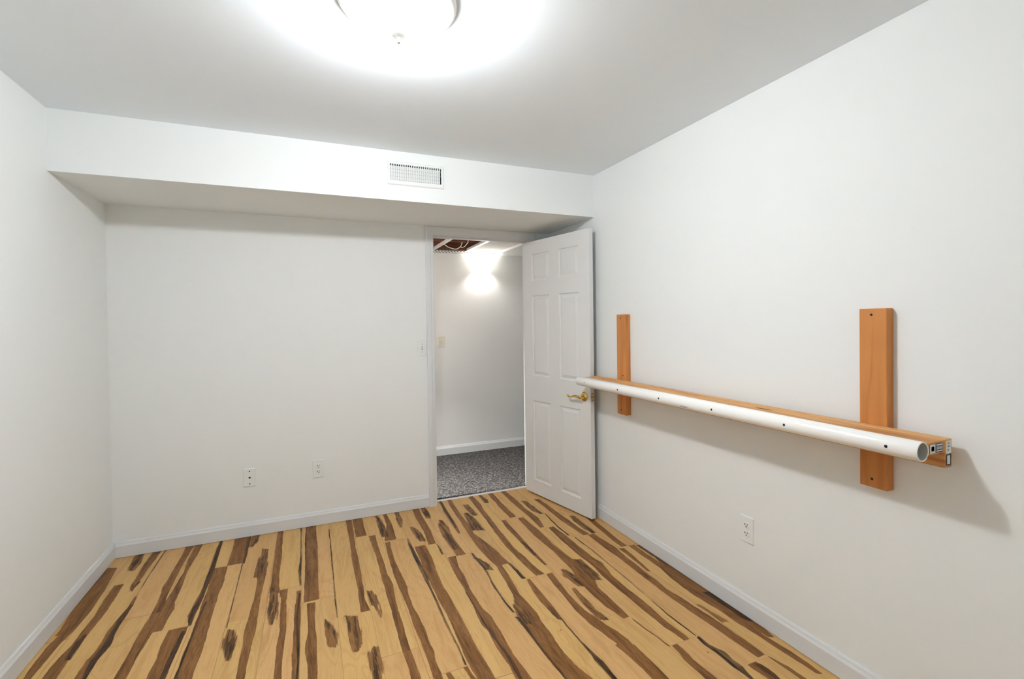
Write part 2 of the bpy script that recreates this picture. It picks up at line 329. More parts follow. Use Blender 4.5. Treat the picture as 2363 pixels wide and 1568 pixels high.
# ---------------------------------------------------------------- floor
STRIPES = """b:-2948,-126 -2963,-367 -2947,-597 -2932,-749 -2935,-789 -2872,-789 -2872,-775 -2861,-636 -2873,-408 -2897,-149
b:-2922,-792 -2928,-859 -2927,-977 -2922,-1070 -2922,-4350 -2893,-4350 -2893,-1083 -2890,-993 -2886,-877 -2874,-792
b:-2843,-377 -2841,-538 -2831,-674 -2835,-792 -2833,-901 -2850,-992 -2853,-1099 -2853,-4350 -2799,-4350 -2799,-1123 -2802,-1014 -2800,-916 -2798,-809 -2792,-692 -2792,-560 -2799,-377
d:-2811,-825 -2827,-883 -2823,-956 -2819,-1006 -2796,-1016 -2797,-968 -2800,-895 -2806,-827
k:-2850,90 -2850,-3 -2847,-108 -2832,-214 -2799,-229 -2786,-135 -2801,-26 -2801,90
b:-2764,90 -2764,19 -2770,-170 -2759,-316 -2762,-412 -2733,-425 -2729,-330 -2727,-190 -2718,-2 -2718,90
k:-2747,-371 -2760,-428 -2746,-480 -2731,-487 -2731,-441 -2719,-383
b:-2706,-549 -2708,-626 -2704,-680 -2718,-750 -2726,-841 -2724,-908 -2723,-981 -2734,-1044 -2734,-1152 -2734,-4350 -2691,-4350 -2691,-1171 -2694,-1062 -2685,-998 -2681,-927 -2692,-856 -2689,-763 -2688,-688 -2686,-635 -2694,-555
d:-2701,-629 -2714,-727 -2710,-778 -2709,-871 -2708,-957 -2717,-1052 -2707,-1164 -2707,-4350 -2689,-4350 -2689,-1172 -2692,-1063 -2676,-972 -2687,-881 -2691,-787 -2688,-739 -2686,-635
d:-2700,90 -2700,-2 -2703,-201 -2704,-374 -2699,-560 -2696,-561 -2699,-376 -2698,-203 -2693,-5 -2693,90
b:-2594,90 -2594,31 -2590,-157 -2594,-340 -2597,-502 -2583,-654 -2582,-709 -2583,-786 -2589,-925 -2590,-1010 -2587,-1110 -2589,-1216 -2589,-4350 -2546,-4350 -2546,-1236 -2547,-1128 -2540,-1032 -2534,-949 -2538,-806 -2546,-725 -2549,-670 -2554,-521 -2556,-357 -2554,-174 -2547,10 -2547,90
b:-2543,90 -2543,8 -2542,-180 -2533,-368 -2540,-528 -2546,-671 -2552,-736 -2557,-798 -2553,-860 -2538,-939 -2500,-939 -2496,-886 -2496,-825 -2488,-765 -2501,-691 -2503,-544 -2514,-376 -2505,-196 -2500,-12 -2500,90
d:-2405,90 -2405,0 -2408,-140 -2404,-243 -2401,-375 -2403,-511 -2395,-668 -2409,-801 -2411,-863 -2403,-916 -2395,-945 -2384,-950 -2385,-924 -2386,-875 -2382,-813 -2378,-676 -2377,-522 -2378,-385 -2383,-252 -2387,-149 -2392,-6 -2392,90
b:-2411,90 -2411,3 -2410,-139 -2408,-241 -2403,-374 -2404,-510 -2402,-665 -2415,-798 -2415,-862 -2404,-915 -2396,-951 -2385,-951 -2385,-924 -2386,-875 -2382,-813 -2378,-676 -2377,-522 -2378,-385 -2383,-252 -2387,-149 -2392,-6 -2392,90
b:-2471,-950 -2475,-1061 -2468,-1163 -2471,-1269 -2471,-4350 -2402,-4350 -2402,-1300 -2401,-1193 -2398,-1096 -2394,-950
d:-2414,-981 -2419,-1087 -2423,-1183 -2423,-1290 -2423,-4350 -2402,-4350 -2402,-1300 -2402,-1192 -2398,-1096 -2394,-990
b:-2383,-390 -2377,-522 -2374,-678 -2372,-817 -2370,-943 -2368,-1057 -2372,-1158 -2370,-1253 -2372,-1313 -2372,-4350 -2305,-4350 -2305,-1343 -2307,-1281 -2300,-1190 -2302,-1086 -2307,-971 -2309,-845 -2311,-706 -2307,-554 -2314,-390
d:-2361,-755 -2368,-908 -2370,-1108 -2369,-1253 -2371,-1314 -2371,-4350 -2361,-4350 -2361,-1318 -2361,-1257 -2360,-1113 -2358,-912 -2353,-758
b:-2324,90 -2324,9 -2320,-180 -2317,-388 -2228,-388 -2228,-222 -2231,-34 -2231,90
d:-2241,90 -2241,-17 -2244,-151 -2240,-278 -2239,-394 -2228,-399 -2227,-284 -2228,-158 -2230,-22 -2230,90
d:-2243,-397 -2237,-665 -2235,-879 -2232,-1039 -2227,-1042 -2229,-881 -2232,-667 -2235,-401
k:-2224,-1054 -2230,-1129 -2223,-1204 -2207,-1261 -2201,-1287 -2189,-1292 -2182,-1272 -2177,-1225 -2180,-1151 -2189,-1070
k:-2151,-236 -2154,-356 -2160,-466 -2164,-552 -2104,-580 -2100,-494 -2104,-379 -2113,-254
b:-2156,-450 -2147,-594 -2140,-630 -2140,-783 -2143,-920 -2149,-1042 -2152,-1098 -2146,-1209 -2148,-1306 -2148,-1413 -2148,-4350 -2114,-4350 -2114,-1428 -2115,-1321 -2113,-1223 -2106,-1119 -2105,-1061 -2107,-936 -2109,-798 -2104,-646 -2104,-613 -2109,-471
b:-2160,-411 -2163,-501 -2164,-600 -2101,-600 -2101,-529 -2102,-438
k:-2226,90 -2226,18 -2232,-90 -2231,-178 -2208,-189 -2182,-114 -2177,-4 -2177,90
b:-2073,90 -2073,-18 -2074,-229 -2072,-394 -2072,-577 -2071,-709 -2072,-800 -2023,-822 -2031,-727 -2034,-594 -2032,-412 -2036,-247 -2039,-34 -2039,90
k:-2071,-740 -2072,-885 -2073,-965 -2067,-1043 -2051,-1098 -2036,-1105 -2026,-1061 -2021,-988 -2022,-908 -2026,-761
b:-2026,-797 -2011,-912 -2011,-1043 -2005,-1164 -2011,-1269 -2011,-1367 -2010,-1474 -2010,-4350 -1983,-4350 -1983,-1486 -1983,-1379 -1982,-1282 -1978,-1176 -1982,-1056 -1984,-925 -1984,-797
d:-1937,90 -1937,-19 -1931,-458 -1940,-620 -1928,-791 -1920,-791 -1921,-628 -1922,-462 -1925,-24 -1925,90
b:-1943,-841 -1944,-943 -1947,-1072 -1947,-1190 -1947,-1298 -1947,-1396 -1946,-1503 -1946,-4350 -1920,-4350 -1920,-1514 -1919,-1408 -1918,-1311 -1920,-1202 -1918,-1085 -1920,-954 -1920,-841
d:-1932,-863 -1939,-1076 -1932,-1304 -1927,-1404 -1929,-1510 -1929,-4350 -1920,-4350 -1920,-1514 -1919,-1408 -1919,-1310 -1929,-1080 -1922,-868
b:-1904,90 -1904,-34 -1905,-307 -1903,-565 -1905,-815 -1907,-969 -1836,-969 -1837,-846 -1833,-597 -1833,-340 -1838,-64 -1838,90
d:-1904,90 -1904,-34 -1905,-307 -1903,-565 -1903,-721 -1899,-723 -1897,-568 -1898,-310 -1897,-37 -1897,90
b:-1892,-986 -1889,-1098 -1886,-1218 -1898,-1320 -1898,-1369 -1888,-1449 -1888,-1529 -1888,-4350 -1854,-4350 -1854,-1544 -1850,-1467 -1852,-1390 -1851,-1341 -1853,-1233 -1857,-1112 -1852,-986
d:-1762,-99 -1761,-536 -1764,-879 -1764,-1168 -1757,-1168 -1757,-882 -1755,-538 -1754,-103
k:-1813,-1157 -1818,-1202 -1817,-1271 -1813,-1337 -1804,-1374 -1776,-1386 -1769,-1357 -1765,-1294 -1781,-1219 -1801,-1162
b:-1643,90 -1643,0 -1645,-231 -1646,-435 -1650,-595 -1652,-776 -1647,-939 -1651,-1054 -1654,-1172 -1610,-1172 -1624,-1066 -1619,-952 -1615,-793 -1614,-612 -1617,-448 -1609,-248 -1605,-18 -1605,90
b:-1600,90 -1600,-20 -1603,-151 -1602,-314 -1536,-314 -1537,-182 -1534,-51 -1534,90
b:-1524,-332 -1521,-492 -1515,-657 -1518,-837 -1516,-968 -1515,-1014 -1520,-1071 -1516,-1209 -1518,-1331 -1520,-1441 -1519,-1543 -1513,-1639 -1516,-1698 -1516,-4350 -1480,-4350 -1480,-1714 -1481,-1653 -1486,-1558 -1485,-1457 -1484,-1346 -1486,-1222 -1482,-1088 -1475,-1032 -1472,-988 -1484,-852 -1483,-672 -1487,-508 -1484,-332
k:-1451,90 -1451,10 -1443,-65 -1449,-171 -1455,-294 -1452,-379 -1400,-403 -1406,-317 -1405,-191 -1412,-80 -1437,3 -1437,90
b:-1391,90 -1391,-18 -1390,-198 -1415,-313 -1441,-451 -1369,-451 -1361,-338 -1356,-213 -1362,-32 -1362,90
b:-1441,-471 -1446,-589 -1448,-688 -1452,-797 -1454,-916 -1450,-1028 -1443,-1119 -1440,-1217 -1442,-1305 -1441,-1400 -1438,-1478 -1437,-1561 -1434,-1629 -1433,-1701 -1437,-1733 -1437,-4350 -1403,-4350 -1403,-1748 -1401,-1715 -1405,-1642 -1397,-1578 -1402,-1494 -1398,-1419 -1404,-1322 -1413,-1229 -1415,-1132 -1408,-1047 -1411,-936 -1417,-813 -1420,-700 -1417,-602 -1411,-471
k:-1312,90 -1312,4 -1317,-124 -1315,-233 -1314,-285 -1300,-291 -1290,-244 -1277,-142 -1277,-12 -1277,90
d:-1306,-472 -1314,-608 -1313,-749 -1312,-861 -1309,-965 -1306,-1094 -1304,-1238 -1306,-1366 -1305,-1483 -1300,-1592 -1304,-1714 -1296,-1718 -1293,-1595 -1297,-1487 -1297,-1370 -1293,-1243 -1294,-1099 -1287,-975 -1288,-872 -1289,-760 -1291,-619 -1295,-472
b:-1281,-606 -1285,-762 -1291,-940 -1288,-1101 -1286,-1246 -1281,-1377 -1283,-1493 -1287,-1598 -1288,-1694 -1281,-1803 -1281,-4350 -1216,-4350 -1216,-1832 -1219,-1725 -1224,-1626 -1223,-1520 -1224,-1403 -1226,-1273 -1232,-1127 -1228,-969 -1214,-794 -1217,-606
k:-1255,-299 -1254,-411 -1246,-508 -1239,-545 -1205,-561 -1198,-530 -1199,-437 -1230,-311
b:-1179,90 -1179,-6 -1183,-157 -1181,-320 -1183,-468 -1197,-615 -1151,-615 -1141,-487 -1136,-341 -1138,-178 -1130,-30 -1130,90
k:-1114,90 -1114,-6 -1123,-99 -1121,-209 -1091,-223 -1074,-121 -1082,-21 -1082,90
k:-1047,-271 -1078,-394 -1085,-536 -1078,-652 -1078,-737 -1025,-761 -1027,-675 -1033,-560 -1014,-423 -1018,-284
b:-1074,-494 -1082,-650 -1075,-759 -1077,-828 -1018,-828 -1022,-783 -1027,-675 -1025,-516
d:-1149,-620 -1152,-703 -1152,-774 -1143,-778 -1139,-709 -1143,-622
b:-1128,-821 -1139,-921 -1144,-1040 -1141,-1168 -1146,-1282 -1146,-1375 -1152,-1435 -1154,-1494 -1145,-1555 -1149,-1639 -1146,-1710 -1141,-1787 -1143,-1864 -1143,-4350 -1086,-4350 -1086,-1890 -1093,-1808 -1099,-1731 -1097,-1662 -1091,-1579 -1093,-1522 -1092,-1462 -1108,-1393 -1112,-1297 -1112,-1181 -1100,-1060 -1101,-939 -1081,-821
d:-1143,-1212 -1143,-1377 -1144,-1499 -1138,-1612 -1132,-1716 -1132,-1809 -1131,-1865 -1131,-4350 -1121,-4350 -1121,-1870 -1116,-1816 -1118,-1723 -1127,-1618 -1135,-1503 -1138,-1379 -1138,-1214
d:-987,-828 -993,-895 -979,-1012 -983,-1080 -995,-1234 -996,-1377 -989,-1471 -978,-1476 -987,-1381 -986,-1238 -972,-1085 -966,-1018 -971,-905 -977,-828
k:-986,-898 -981,-975 -980,-1047 -935,-1067 -932,-998 -959,-911
k:-934,-1335 -968,-1429 -980,-1488 -986,-1570 -925,-1597 -910,-1519 -911,-1455 -913,-1345
b:-977,-1464 -986,-1570 -983,-1628 -981,-1683 -981,-1784 -977,-1878 -967,-1943 -967,-4350 -873,-4350 -873,-1984 -892,-1916 -903,-1818 -899,-1719 -912,-1660 -922,-1599 -910,-1494
d:-992,-1507 -986,-1626 -984,-1733 -979,-1832 -972,-1940 -972,-4350 -961,-4350 -961,-1945 -968,-1837 -972,-1738 -971,-1633 -973,-1516
b:-904,-1027 -913,-1111 -921,-1237 -930,-1337 -926,-1409 -937,-1495 -928,-1572 -929,-1652 -934,-1704 -899,-1719 -894,-1668 -896,-1587 -886,-1518 -889,-1425 -897,-1352 -886,-1253 -876,-1128 -872,-1027
b:-959,90 -959,76 -970,-79 -978,-252 -981,-413 -981,-537 -968,-543 -954,-425 -950,-266 -945,-91 -938,67 -938,90
d:-952,90 -952,73 -960,-84 -969,-257 -974,-441 -965,-446 -952,-265 -947,-90 -938,67 -938,90
b:-892,90 -892,62 -905,-109 -912,-283 -915,-417 -924,-563 -927,-721 -925,-827 -916,-930 -904,-1034 -825,-1034 -830,-970 -836,-868 -852,-756 -888,-580 -874,-436 -878,-299 -871,-125 -861,48 -861,90
k:-852,-224 -864,-305 -875,-409 -884,-533 -804,-570 -802,-443 -807,-332 -816,-241
k:-805,-71 -814,-182 -807,-298 -772,-314 -763,-206 -773,-86
b:-721,90 -721,58 -729,-97 -735,-249 -740,-391 -752,-569 -763,-730 -766,-859 -761,-962 -756,-1078 -745,-1220 -694,-1220 -710,-1099 -714,-984 -725,-878 -720,-750 -716,-585 -702,-408 -699,-266 -678,-120 -684,40 -684,90
k:-639,90 -639,65 -643,-37 -645,-110 -618,-123 -599,-58 -612,53 -612,90
b:-555,90 -555,80 -566,-107 -573,-264 -576,-450 -528,-450 -527,-285 -525,-126 -515,61 -515,90
b:-441,90 -441,71 -451,-127 -450,-321 -448,-498 -454,-683 -424,-683 -392,-524 -409,-340 -400,-151 -406,55 -406,90
b:-648,-468 -663,-610 -661,-754 -664,-906 -659,-1009 -653,-1134 -638,-1141 -635,-1020 -635,-919 -627,-770 -627,-626 -616,-468
d:-661,-822 -651,-912 -655,-1011 -643,-1016 -635,-919 -644,-829
b:-529,-479 -537,-617 -541,-763 -536,-901 -531,-1008 -535,-1142 -538,-1248 -556,-1356 -564,-1429 -566,-1516 -562,-1612 -538,-1725 -506,-1725 -504,-1639 -500,-1546 -502,-1457 -478,-1391 -457,-1285 -473,-1170 -481,-1031 -486,-924 -480,-791 -483,-642 -487,-479
k:-476,-1141 -507,-1227 -510,-1311 -499,-1382 -442,-1407 -431,-1347 -432,-1261 -429,-1162
k:-593,-1214 -609,-1283 -598,-1352 -592,-1402 -557,-1417 -542,-1378 -540,-1314 -564,-1228
b:-686,-1228 -697,-1339 -701,-1441 -710,-1572 -707,-1635 -702,-1697 -689,-1760 -678,-1818 -666,-1875 -608,-1901 -609,-1849 -620,-1790 -639,-1726 -651,-1661 -668,-1591 -672,-1453 -662,-1355 -649,-1228
k:-631,-1406 -646,-1507 -649,-1599 -645,-1688 -602,-1707 -614,-1615 -613,-1522 -616,-1413
b:-808,-1234 -825,-1341 -830,-1452 -825,-1520 -818,-1585 -797,-1595 -793,-1534 -791,-1469 -790,-1357 -790,-1234
k:-821,-1482 -824,-1533 -824,-1607 -804,-1616 -798,-1545 -795,-1494
d:-804,-1592 -808,-1661 -807,-1761 -805,-1863 -810,-1907 -806,-2014 -806,-4350 -786,-4350 -786,-2023 -783,-1919 -790,-1869 -799,-1764 -801,-1664 -798,-1595
d:-835,-1023 -831,-1115 -828,-1216 -806,-1226 -809,-1125 -818,-1031
k:-380,-182 -378,-288 -380,-395 -359,-473 -325,-488 -332,-418 -333,-309 -339,-202
d:-322,-481 -337,-601 -346,-752 -345,-862 -330,-868 -334,-758 -325,-606 -312,-486
b:-269,-200 -266,-371 -271,-519 -270,-659 -261,-792 -249,-903 -208,-903 -216,-812 -220,-682 -223,-542 -227,-390 -233,-217
k:-179,-591 -201,-690 -200,-795 -190,-897 -160,-911 -156,-815 -151,-714 -146,-606
b:-84,-663 -102,-776 -113,-909 -122,-1021 -125,-1134 -84,-1134 -85,-1038 -74,-927 -66,-793 -47,-680
d:-322,-905 -313,-1088 -317,-1279 -320,-1448 -329,-1637 -336,-1789 -328,-1955 -321,-1958 -329,-1791 -323,-1640 -313,-1451 -311,-1282 -306,-1092 -312,-905
b:-223,-909 -227,-1103 -219,-1227 -220,-1320 -224,-1405 -224,-1504 -227,-1595 -224,-1682 -220,-1765 -216,-1842 -210,-1916 -206,-1996 -203,-2071 -196,-2161 -155,-2161 -152,-2094 -154,-2020 -156,-1941 -161,-1867 -172,-1787 -177,-1703 -189,-1612 -180,-1524 -180,-1425 -174,-1340 -176,-1246 -162,-1133 -179,-909
k:-155,-1774 -146,-1849 -151,-1902 -148,-1933 -121,-1945 -117,-1917 -128,-1857 -139,-1781
b:-155,-1150 -156,-1255 -159,-1347 -166,-1432 -151,-1438 -141,-1356 -129,-1268 -120,-1150
b:-77,-1143 -82,-1250 -78,-1348 -79,-1437 -98,-1529 -102,-1621 -106,-1708 -97,-1767 -88,-1850 -88,-1936 -83,-2019 -77,-2097 -75,-2178 -67,-2256 -68,-2316 -47,-2326 -41,-2268 -41,-2193 -49,-2109 -52,-2033 -58,-1950 -56,-1864 -58,-1785 -46,-1735 -40,-1649 -48,-1552 -48,-1451 -40,-1365 -43,-1268 -36,-1143
k:-31,-1146 -29,-1235 -36,-1310 -5,-1324 7,-1251 5,-1163
b:-25,-1315 -50,-1433 -70,-1542 -74,-1634 -72,-1723 -64,-1809 -59,-1888 -60,-1960 -53,-2032 -46,-2089 -26,-2098 -12,-2051 0,-1988 0,-1915 1,-1838 -6,-1753 -2,-1666 -6,-1571 0,-1455 2,-1328
d:-46,-1706 -45,-1791 -37,-1873 -43,-1920 -30,-1974 -6,-1985 0,-1940 7,-1893 1,-1811 1,-1727
b:-405,-704 -414,-841 -416,-996 -417,-1136 -407,-1216 -417,-1351 -420,-1478 -415,-1596 -416,-1689 -411,-1779 -411,-1849 -399,-1910 -395,-1959 -364,-1959 -364,-1926 -369,-1868 -373,-1796 -365,-1712 -369,-1617 -370,-1500 -365,-1375 -339,-1247 -355,-1165 -357,-1023 -354,-869 -365,-704
b:-507,-1737 -499,-1821 -486,-1903 -482,-1958 -470,-1963 -477,-1907 -491,-1825 -501,-1737
b:-463,-1960 -466,-2003 -478,-2045 -478,-2090 -476,-2135 -480,-2162 -480,-4350 -435,-4350 -435,-2182 -435,-2153 -441,-2107 -443,-2061 -436,-2016 -437,-1960
b:-681,-1857 -672,-1911 -668,-1960 -664,-2016 -665,-2080 -665,-4350 -604,-4350 -604,-2107 -601,-2045 -603,-1989 -605,-1941 -605,-1891
d:-328,-1961 -338,-2010 -328,-2065 -329,-2111 -330,-2156 -323,-2203 -323,-2232 -323,-4350 -311,-4350 -311,-2237 -305,-2211 -293,-2173 -297,-2126 -289,-2082 -316,-2021 -315,-1961
b:-268,-2172 -268,-2193 -264,-2229 -261,-2260 -261,-4350 -218,-4350 -218,-2279 -212,-2252 -211,-2218 -223,-2172
d:-237,-2180 -240,-2223 -236,-2271 -236,-4350 -216,-4350 -216,-2280 -214,-2234 -216,-2189
b:-154,-2174 -151,-2236 -146,-2311 -146,-4350 -127,-4350 -127,-2320 -130,-2246 -148,-2174
b:-1313,-1723 -1308,-1765 -1304,-1792 -1304,-4350 -1283,-4350 -1283,-1802 -1292,-1773 -1295,-1723
b:-1387,-1726 -1383,-1758 -1383,-4350 -1361,-4350 -1361,-1767 -1368,-1726
k:-1731,-1163 -1726,-1237 -1725,-1317 -1723,-1382 -1716,-1445 -1692,-1456 -1668,-1407 -1662,-1345 -1667,-1264 -1665,-1192
k:-1625,-1446 -1655,-1483 -1658,-1538 -1658,-1601 -1659,-1634 -1659,-4350 -1621,-4350 -1621,-1651 -1611,-1622 -1603,-1563 -1607,-1504 -1603,-1456
k:-1607,-987 -1607,-1045 -1603,-1130 -1582,-1192 -1576,-1251 -1565,-1256 -1562,-1201 -1563,-1148 -1566,-1064 -1580,-999"""
SEAMS = [-3.03, -2.87, -2.705, -2.545, -2.385, -2.235, -2.075, -1.918, -1.757, -1.608, -1.45, -1.295, -1.135,
         -.982, -.805, -.65, -.478, -.315, -.15, .01]
JOINTS = [(-2.87, -.377), (-2.545, -.947), (-2.385, -.383), (-2.075, -.795), (-1.918, -.967), (-1.757, -1.175), (-1.608, -.318),
          (-1.45, -.464), (-1.295, -.617), (-1.135, -.822), (-.982, -1.03), (-.805, -1.227), (-.65, -.465), (-.478, -.70),
          (-.315, -.905), (-.15, -1.136), (-.478, -1.96), (-.315, -2.172), (-1.45, -1.725), (-2.705, -.77)]
def poly_sdf(P, X, Y):
    d = np.full(X.shape, 1e9); s = np.ones(X.shape)
    n = len(P); j = n - 1
    for i in range(n):
        ex, ey = P[j][0]-P[i][0], P[j][1]-P[i][1]
        wx, wy = X-P[i][0], Y-P[i][1]
        L = ex*ex + ey*ey
        if L < 1e-12: j = i; continue
        tt = np.clip((wx*ex + wy*ey) / L, 0, 1)
        d = np.minimum(d, (wx-ex*tt)**2 + (wy-ey*tt)**2)
        c1 = Y >= P[i][1]; c2 = Y < P[j][1]; c3 = ex*wy > ey*wx
        s = np.where((c1 & c2 & c3) | (~c1 & ~c2 & ~c3), -s, s)
        j = i
    return s*np.sqrt(d)
def make_floor():
    xs = np.arange(XL, .0001, .0025); xs[-1] = 0.0
    ys = np.concatenate([np.arange(YB, -2.6, .03), np.arange(-2.6, .0701, .006)]); ys[-1] = .07
    nx, ny = len(xs), len(ys)
    X, Y = np.meshgrid(xs, ys)
    F = {k: np.full(X.shape, .03) for k in 'bkd'}
    for ln in STRIPES.split('\n'):
        k, r = ln.split(':'); P = [tuple(int(q)/1000 for q in p.split(',')) for p in r.split()]
        x0, x1 = min(p[0] for p in P)-.035, max(p[0] for p in P)+.035
        y0, y1 = min(p[1] for p in P)-.035, max(p[1] for p in P)+.035
        i0, i1 = np.searchsorted(xs, (x0, x1)); j0, j1 = np.searchsorted(ys, (y0, y1))
        if i1 <= i0 or j1 <= j0: continue
        sub = poly_sdf(P, X[j0:j1, i0:i1], Y[j0:j1, i0:i1])
        F[k][j0:j1, i0:i1] = np.minimum(F[k][j0:j1, i0:i1], sub)
    sm = np.array(SEAMS)
    seam = np.min(np.abs(X[..., None] - sm), axis=2)
    row = np.searchsorted(sm, X) - 1
    plank = (row * .61803) % 1.0
    rng = random.Random(4)
    joints = {}
    for jx, jy in JOINTS: joints.setdefault(int(np.searchsorted(sm, jx + .05)) - 1, []).append(jy)
    for r in range(len(SEAMS) - 1):
        js = sorted(joints.get(r, [-.6 - rng.random()]))
        while js[0] - 1.215 > YB: js.insert(0, js[0] - 1.215)
        while js[-1] + 1.215 < .07: js.append(js[-1] + 1.215)
        mk = row == r
        for q, jy in enumerate(js):
            seam = np.where(mk, np.minimum(seam, np.abs(Y - jy) * .5), seam)
            plank = np.where(mk & (Y > jy), (r * .618 + (q+1) * .317) % 1.0, plank)
    me = bpy.data.meshes.new('floor')
    co = np.stack([X, Y, np.zeros_like(X)], -1).reshape(-1, 3).astype(np.float32)
    idx = np.arange(nx*ny).reshape(ny, nx)
    q = np.stack([idx[:-1, :-1], idx[:-1, 1:], idx[1:, 1:], idx[1:, :-1]], -1).reshape(-1, 4)
    # skirt so that the slab has thickness
    base = len(co)
    co = np.concatenate([co, np.array([[XL, YB, -.05], [0, YB, -.05], [0, .07, -.05], [XL, .07, -.05]], np.float32)])
    me.vertices.add(len(co)); me.vertices.foreach_set('co', co.ravel())
    nq = len(q)
    me.loops.add(nq*4 + 4); me.loops.foreach_set('vertex_index', np.concatenate([q.ravel(), [base+3, base+2, base+1, base]]).astype(np.int32))
    me.polygons.add(nq + 1); me.polygons.foreach_set('loop_start', np.arange(0, nq*4+4, 4, dtype=np.int32))
    me.update(calc_edges=True)
    def attr(n, a):
        at = me.attributes.new(n, 'FLOAT', 'POINT')
        at.data.foreach_set('value', np.concatenate([a.ravel(), np.full(4, .03)]).astype(np.float32))
    attr('band', F['b']); attr('knot', F['k']); attr('dark', F['d']); attr('seam', seam); attr('plank', plank)
    me.materials.append(m_floor)
    o = bpy.data.objects.new('floor', me); COL.objects.link(o); return struct(o)
make_floor()

# ---------------------------------------------------------------- room shell
T = .115
struct(MB().box((XL-T, YB-T, -.05), (XL, T, H+.1)).build('wall_left', m_wall))
struct(MB().box((0, YB-T, -.05), (T, 0, H+.1)).build('wall_right', m_wall))
struct(MB().box((XL, YB-T, -.05), (0, YB, H+.1)).build('wall_front', m_wall))
b = MB()
b.box((XL, 0, -.05), (OX0-.018, T, H+.3)); b.box((OX1+.018, 0, -.05), (1.7, T, H+.3)); b.box((OX0-.018, 0, OZ+.024), (OX1+.018, T, H+.3))
struct(b.build('wall_back', [m_wall]))
struct(MB().box((XL, YB, H), (0, 0, H+.1)).build('ceiling', m_ceil))
# soffit: front skin with the opening for the air register, and underside
VX0, VX1, VZ0, VZ1 = -1.406, -1.094, 2.230, 2.325
s = .014; b = MB()
b.box((XL, -D, ZS), (VX0, -D+s, H)); b.box((VX1, -D, ZS), (0, -D+s, H))
b.box((VX0, -D, ZS), (VX1, -D+s, VZ0)); b.box((VX0, -D, VZ1), (VX1, -D+s, H))
b.box((XL, -D+s, ZS), (0, 0, ZS+s))
struct(b.build('wall_soffit', m_wall))

# baseboards: flat board with a bevelled, lighter catching top
def board_profile(h, t): return [(0, 0), (t, 0), (t, h*.74), (t*.62, h*.86), (t*.5, h*.93), (t*.25, h), (0, h)]
bp_ = board_profile(BH, .013)
def baseboard(name, p0, p1, n):
    return struct(MB().extrude(bp_, p0, p1, n, (0, 0, 1)).build(name, m_trim))
baseboard('baseboard_left', (XL, YB, .0025), (XL, 0, .0025), (1, 0, 0))
baseboard('baseboard_right', (0, YB, .0025), (0, 0, .0025), (-1, 0, 0))
baseboard('baseboard_back', (XL+.013, 0, .0025), (OX0-.062, 0, .0025), (0, -1, 0))
baseboard('baseboard_front', (XL+.013, YB, 0), (-.013, YB, 0), (0, 1, 0))

# door frame: jambs, stops and casing
CW = .058
cas = [(0, 0), (0, .009), (.006, .011), (.020, .012), (.026, .016), (.050, .017), (CW, .013), (CW, 0)]
def mitre(bm, inner_x, side, z0, z1, z1in, y, ny):
    """vertical casing leg; side = -1 for the leg left of the opening"""
    rings = []
    lo = [(inner_x + side*a, y + ny*b2, z0) for a, b2 in cas]
    hi = [(inner_x + side*a, y + ny*b2, z1in + (z1-z1in)*a/CW) for a, b2 in cas]
    bm.grid([lo, hi], True, True, 0, False)
OUT_R = -.1345
def frame(y, ny, name):
    bm = MB(); zin = OZ + .005; zout = ZS - .0005
    mitre(bm, OX0-.003, -1, 0, zout, zin, y, ny)
    mitre(bm, OX1+.005, 1, 0, zout, zin, y, ny)
    a = [(OX0-.003 - q, y + ny*w, zin + (zout-zin)*q/CW) for q, w in cas]
    c = [(OX1+.005 + q, y + ny*w, zin + (zout-zin)*q/CW) for q, w in cas]
    bm.grid([a, c], True, True, 0, False)
    return struct(bm.build(name, m_trim))
frame(0, -1, 'trim_1')
frame(T, 1, 'trim_2')
b = MB()
b.box((OX0-.018, 0, 0), (OX0, T, OZ)); b.box((OX1, 0, 0), (OX1+.018, T, OZ)); b.box((OX0-.018, 0, OZ), (OX1+.018, T, OZ+.018))
b.box((OX0, .040, 0), (OX0+.010, .075, OZ)); b.box((OX1-.010, .040, 0), (OX1, .075, OZ)); b.box((OX0+.01, .040, OZ-.010), (OX1-.01, .075, OZ))
struct(b.build('trim_3', m_trim, bevel=.0008))
struct(MB().extrude([(0, 0), (.022, 0), (.019, .007), (.004, .007)], (OX0, .066, 0), (OX1, .066, 0), (0, 1, 0), (0, 0, 1)).build('trim_4', m_plast))

# ---------------------------------------------------------------- hall beyond the door
ZC = 2.134                                      # hanging ceiling
struct(MB().box((-2.6, .088, -.05), (1.7, YH+.1, .004)).build('floor_hall', m_carpet))
struct(MB().box((-2.6, YH, -.05), (1.7, YH+T, 2.72)).build('wall_hall', m_hall))
struct(MB().box((-2.6-T, T, -.05), (-2.6, YH+T, 2.72)).build('wall_hall_left', m_hall))
struct(MB().box((1.7, 0, -.05), (1.7+T, YH+T, 2.72)).build('wall_hall_right', m_hall))
struct(MB().box((.02, T, 2.112), (1.7, YH, 2.62)).build('ceiling_hall', m_hall))
struct(MB().box((-2.6, T, 2.62), (.02, YH, 2.72)).build('ceiling_deck', m_joist))
struct(MB().extrude(bp_, (-2.6, YH, .004), (1.7, YH, .004), (0, -1, 0), (0, 0, 1)).build('baseboard_hall', m_trim))

for y, z0, lab in ((1.10, 2.20, 'brown joist behind the looped cables, nearer of the two above the hall ceiling'),
                   (1.266, 2.140, 'brown joist against the far hall wall, over the perforated metal strip')):
    o = MB().box((-2.55, y, z0), (.015, y+.038, 2.60)).build('ceiling_joist', m_joist, bevel=.002)
    tag(o, lab, 'joist', 'joists above the hall ceiling')
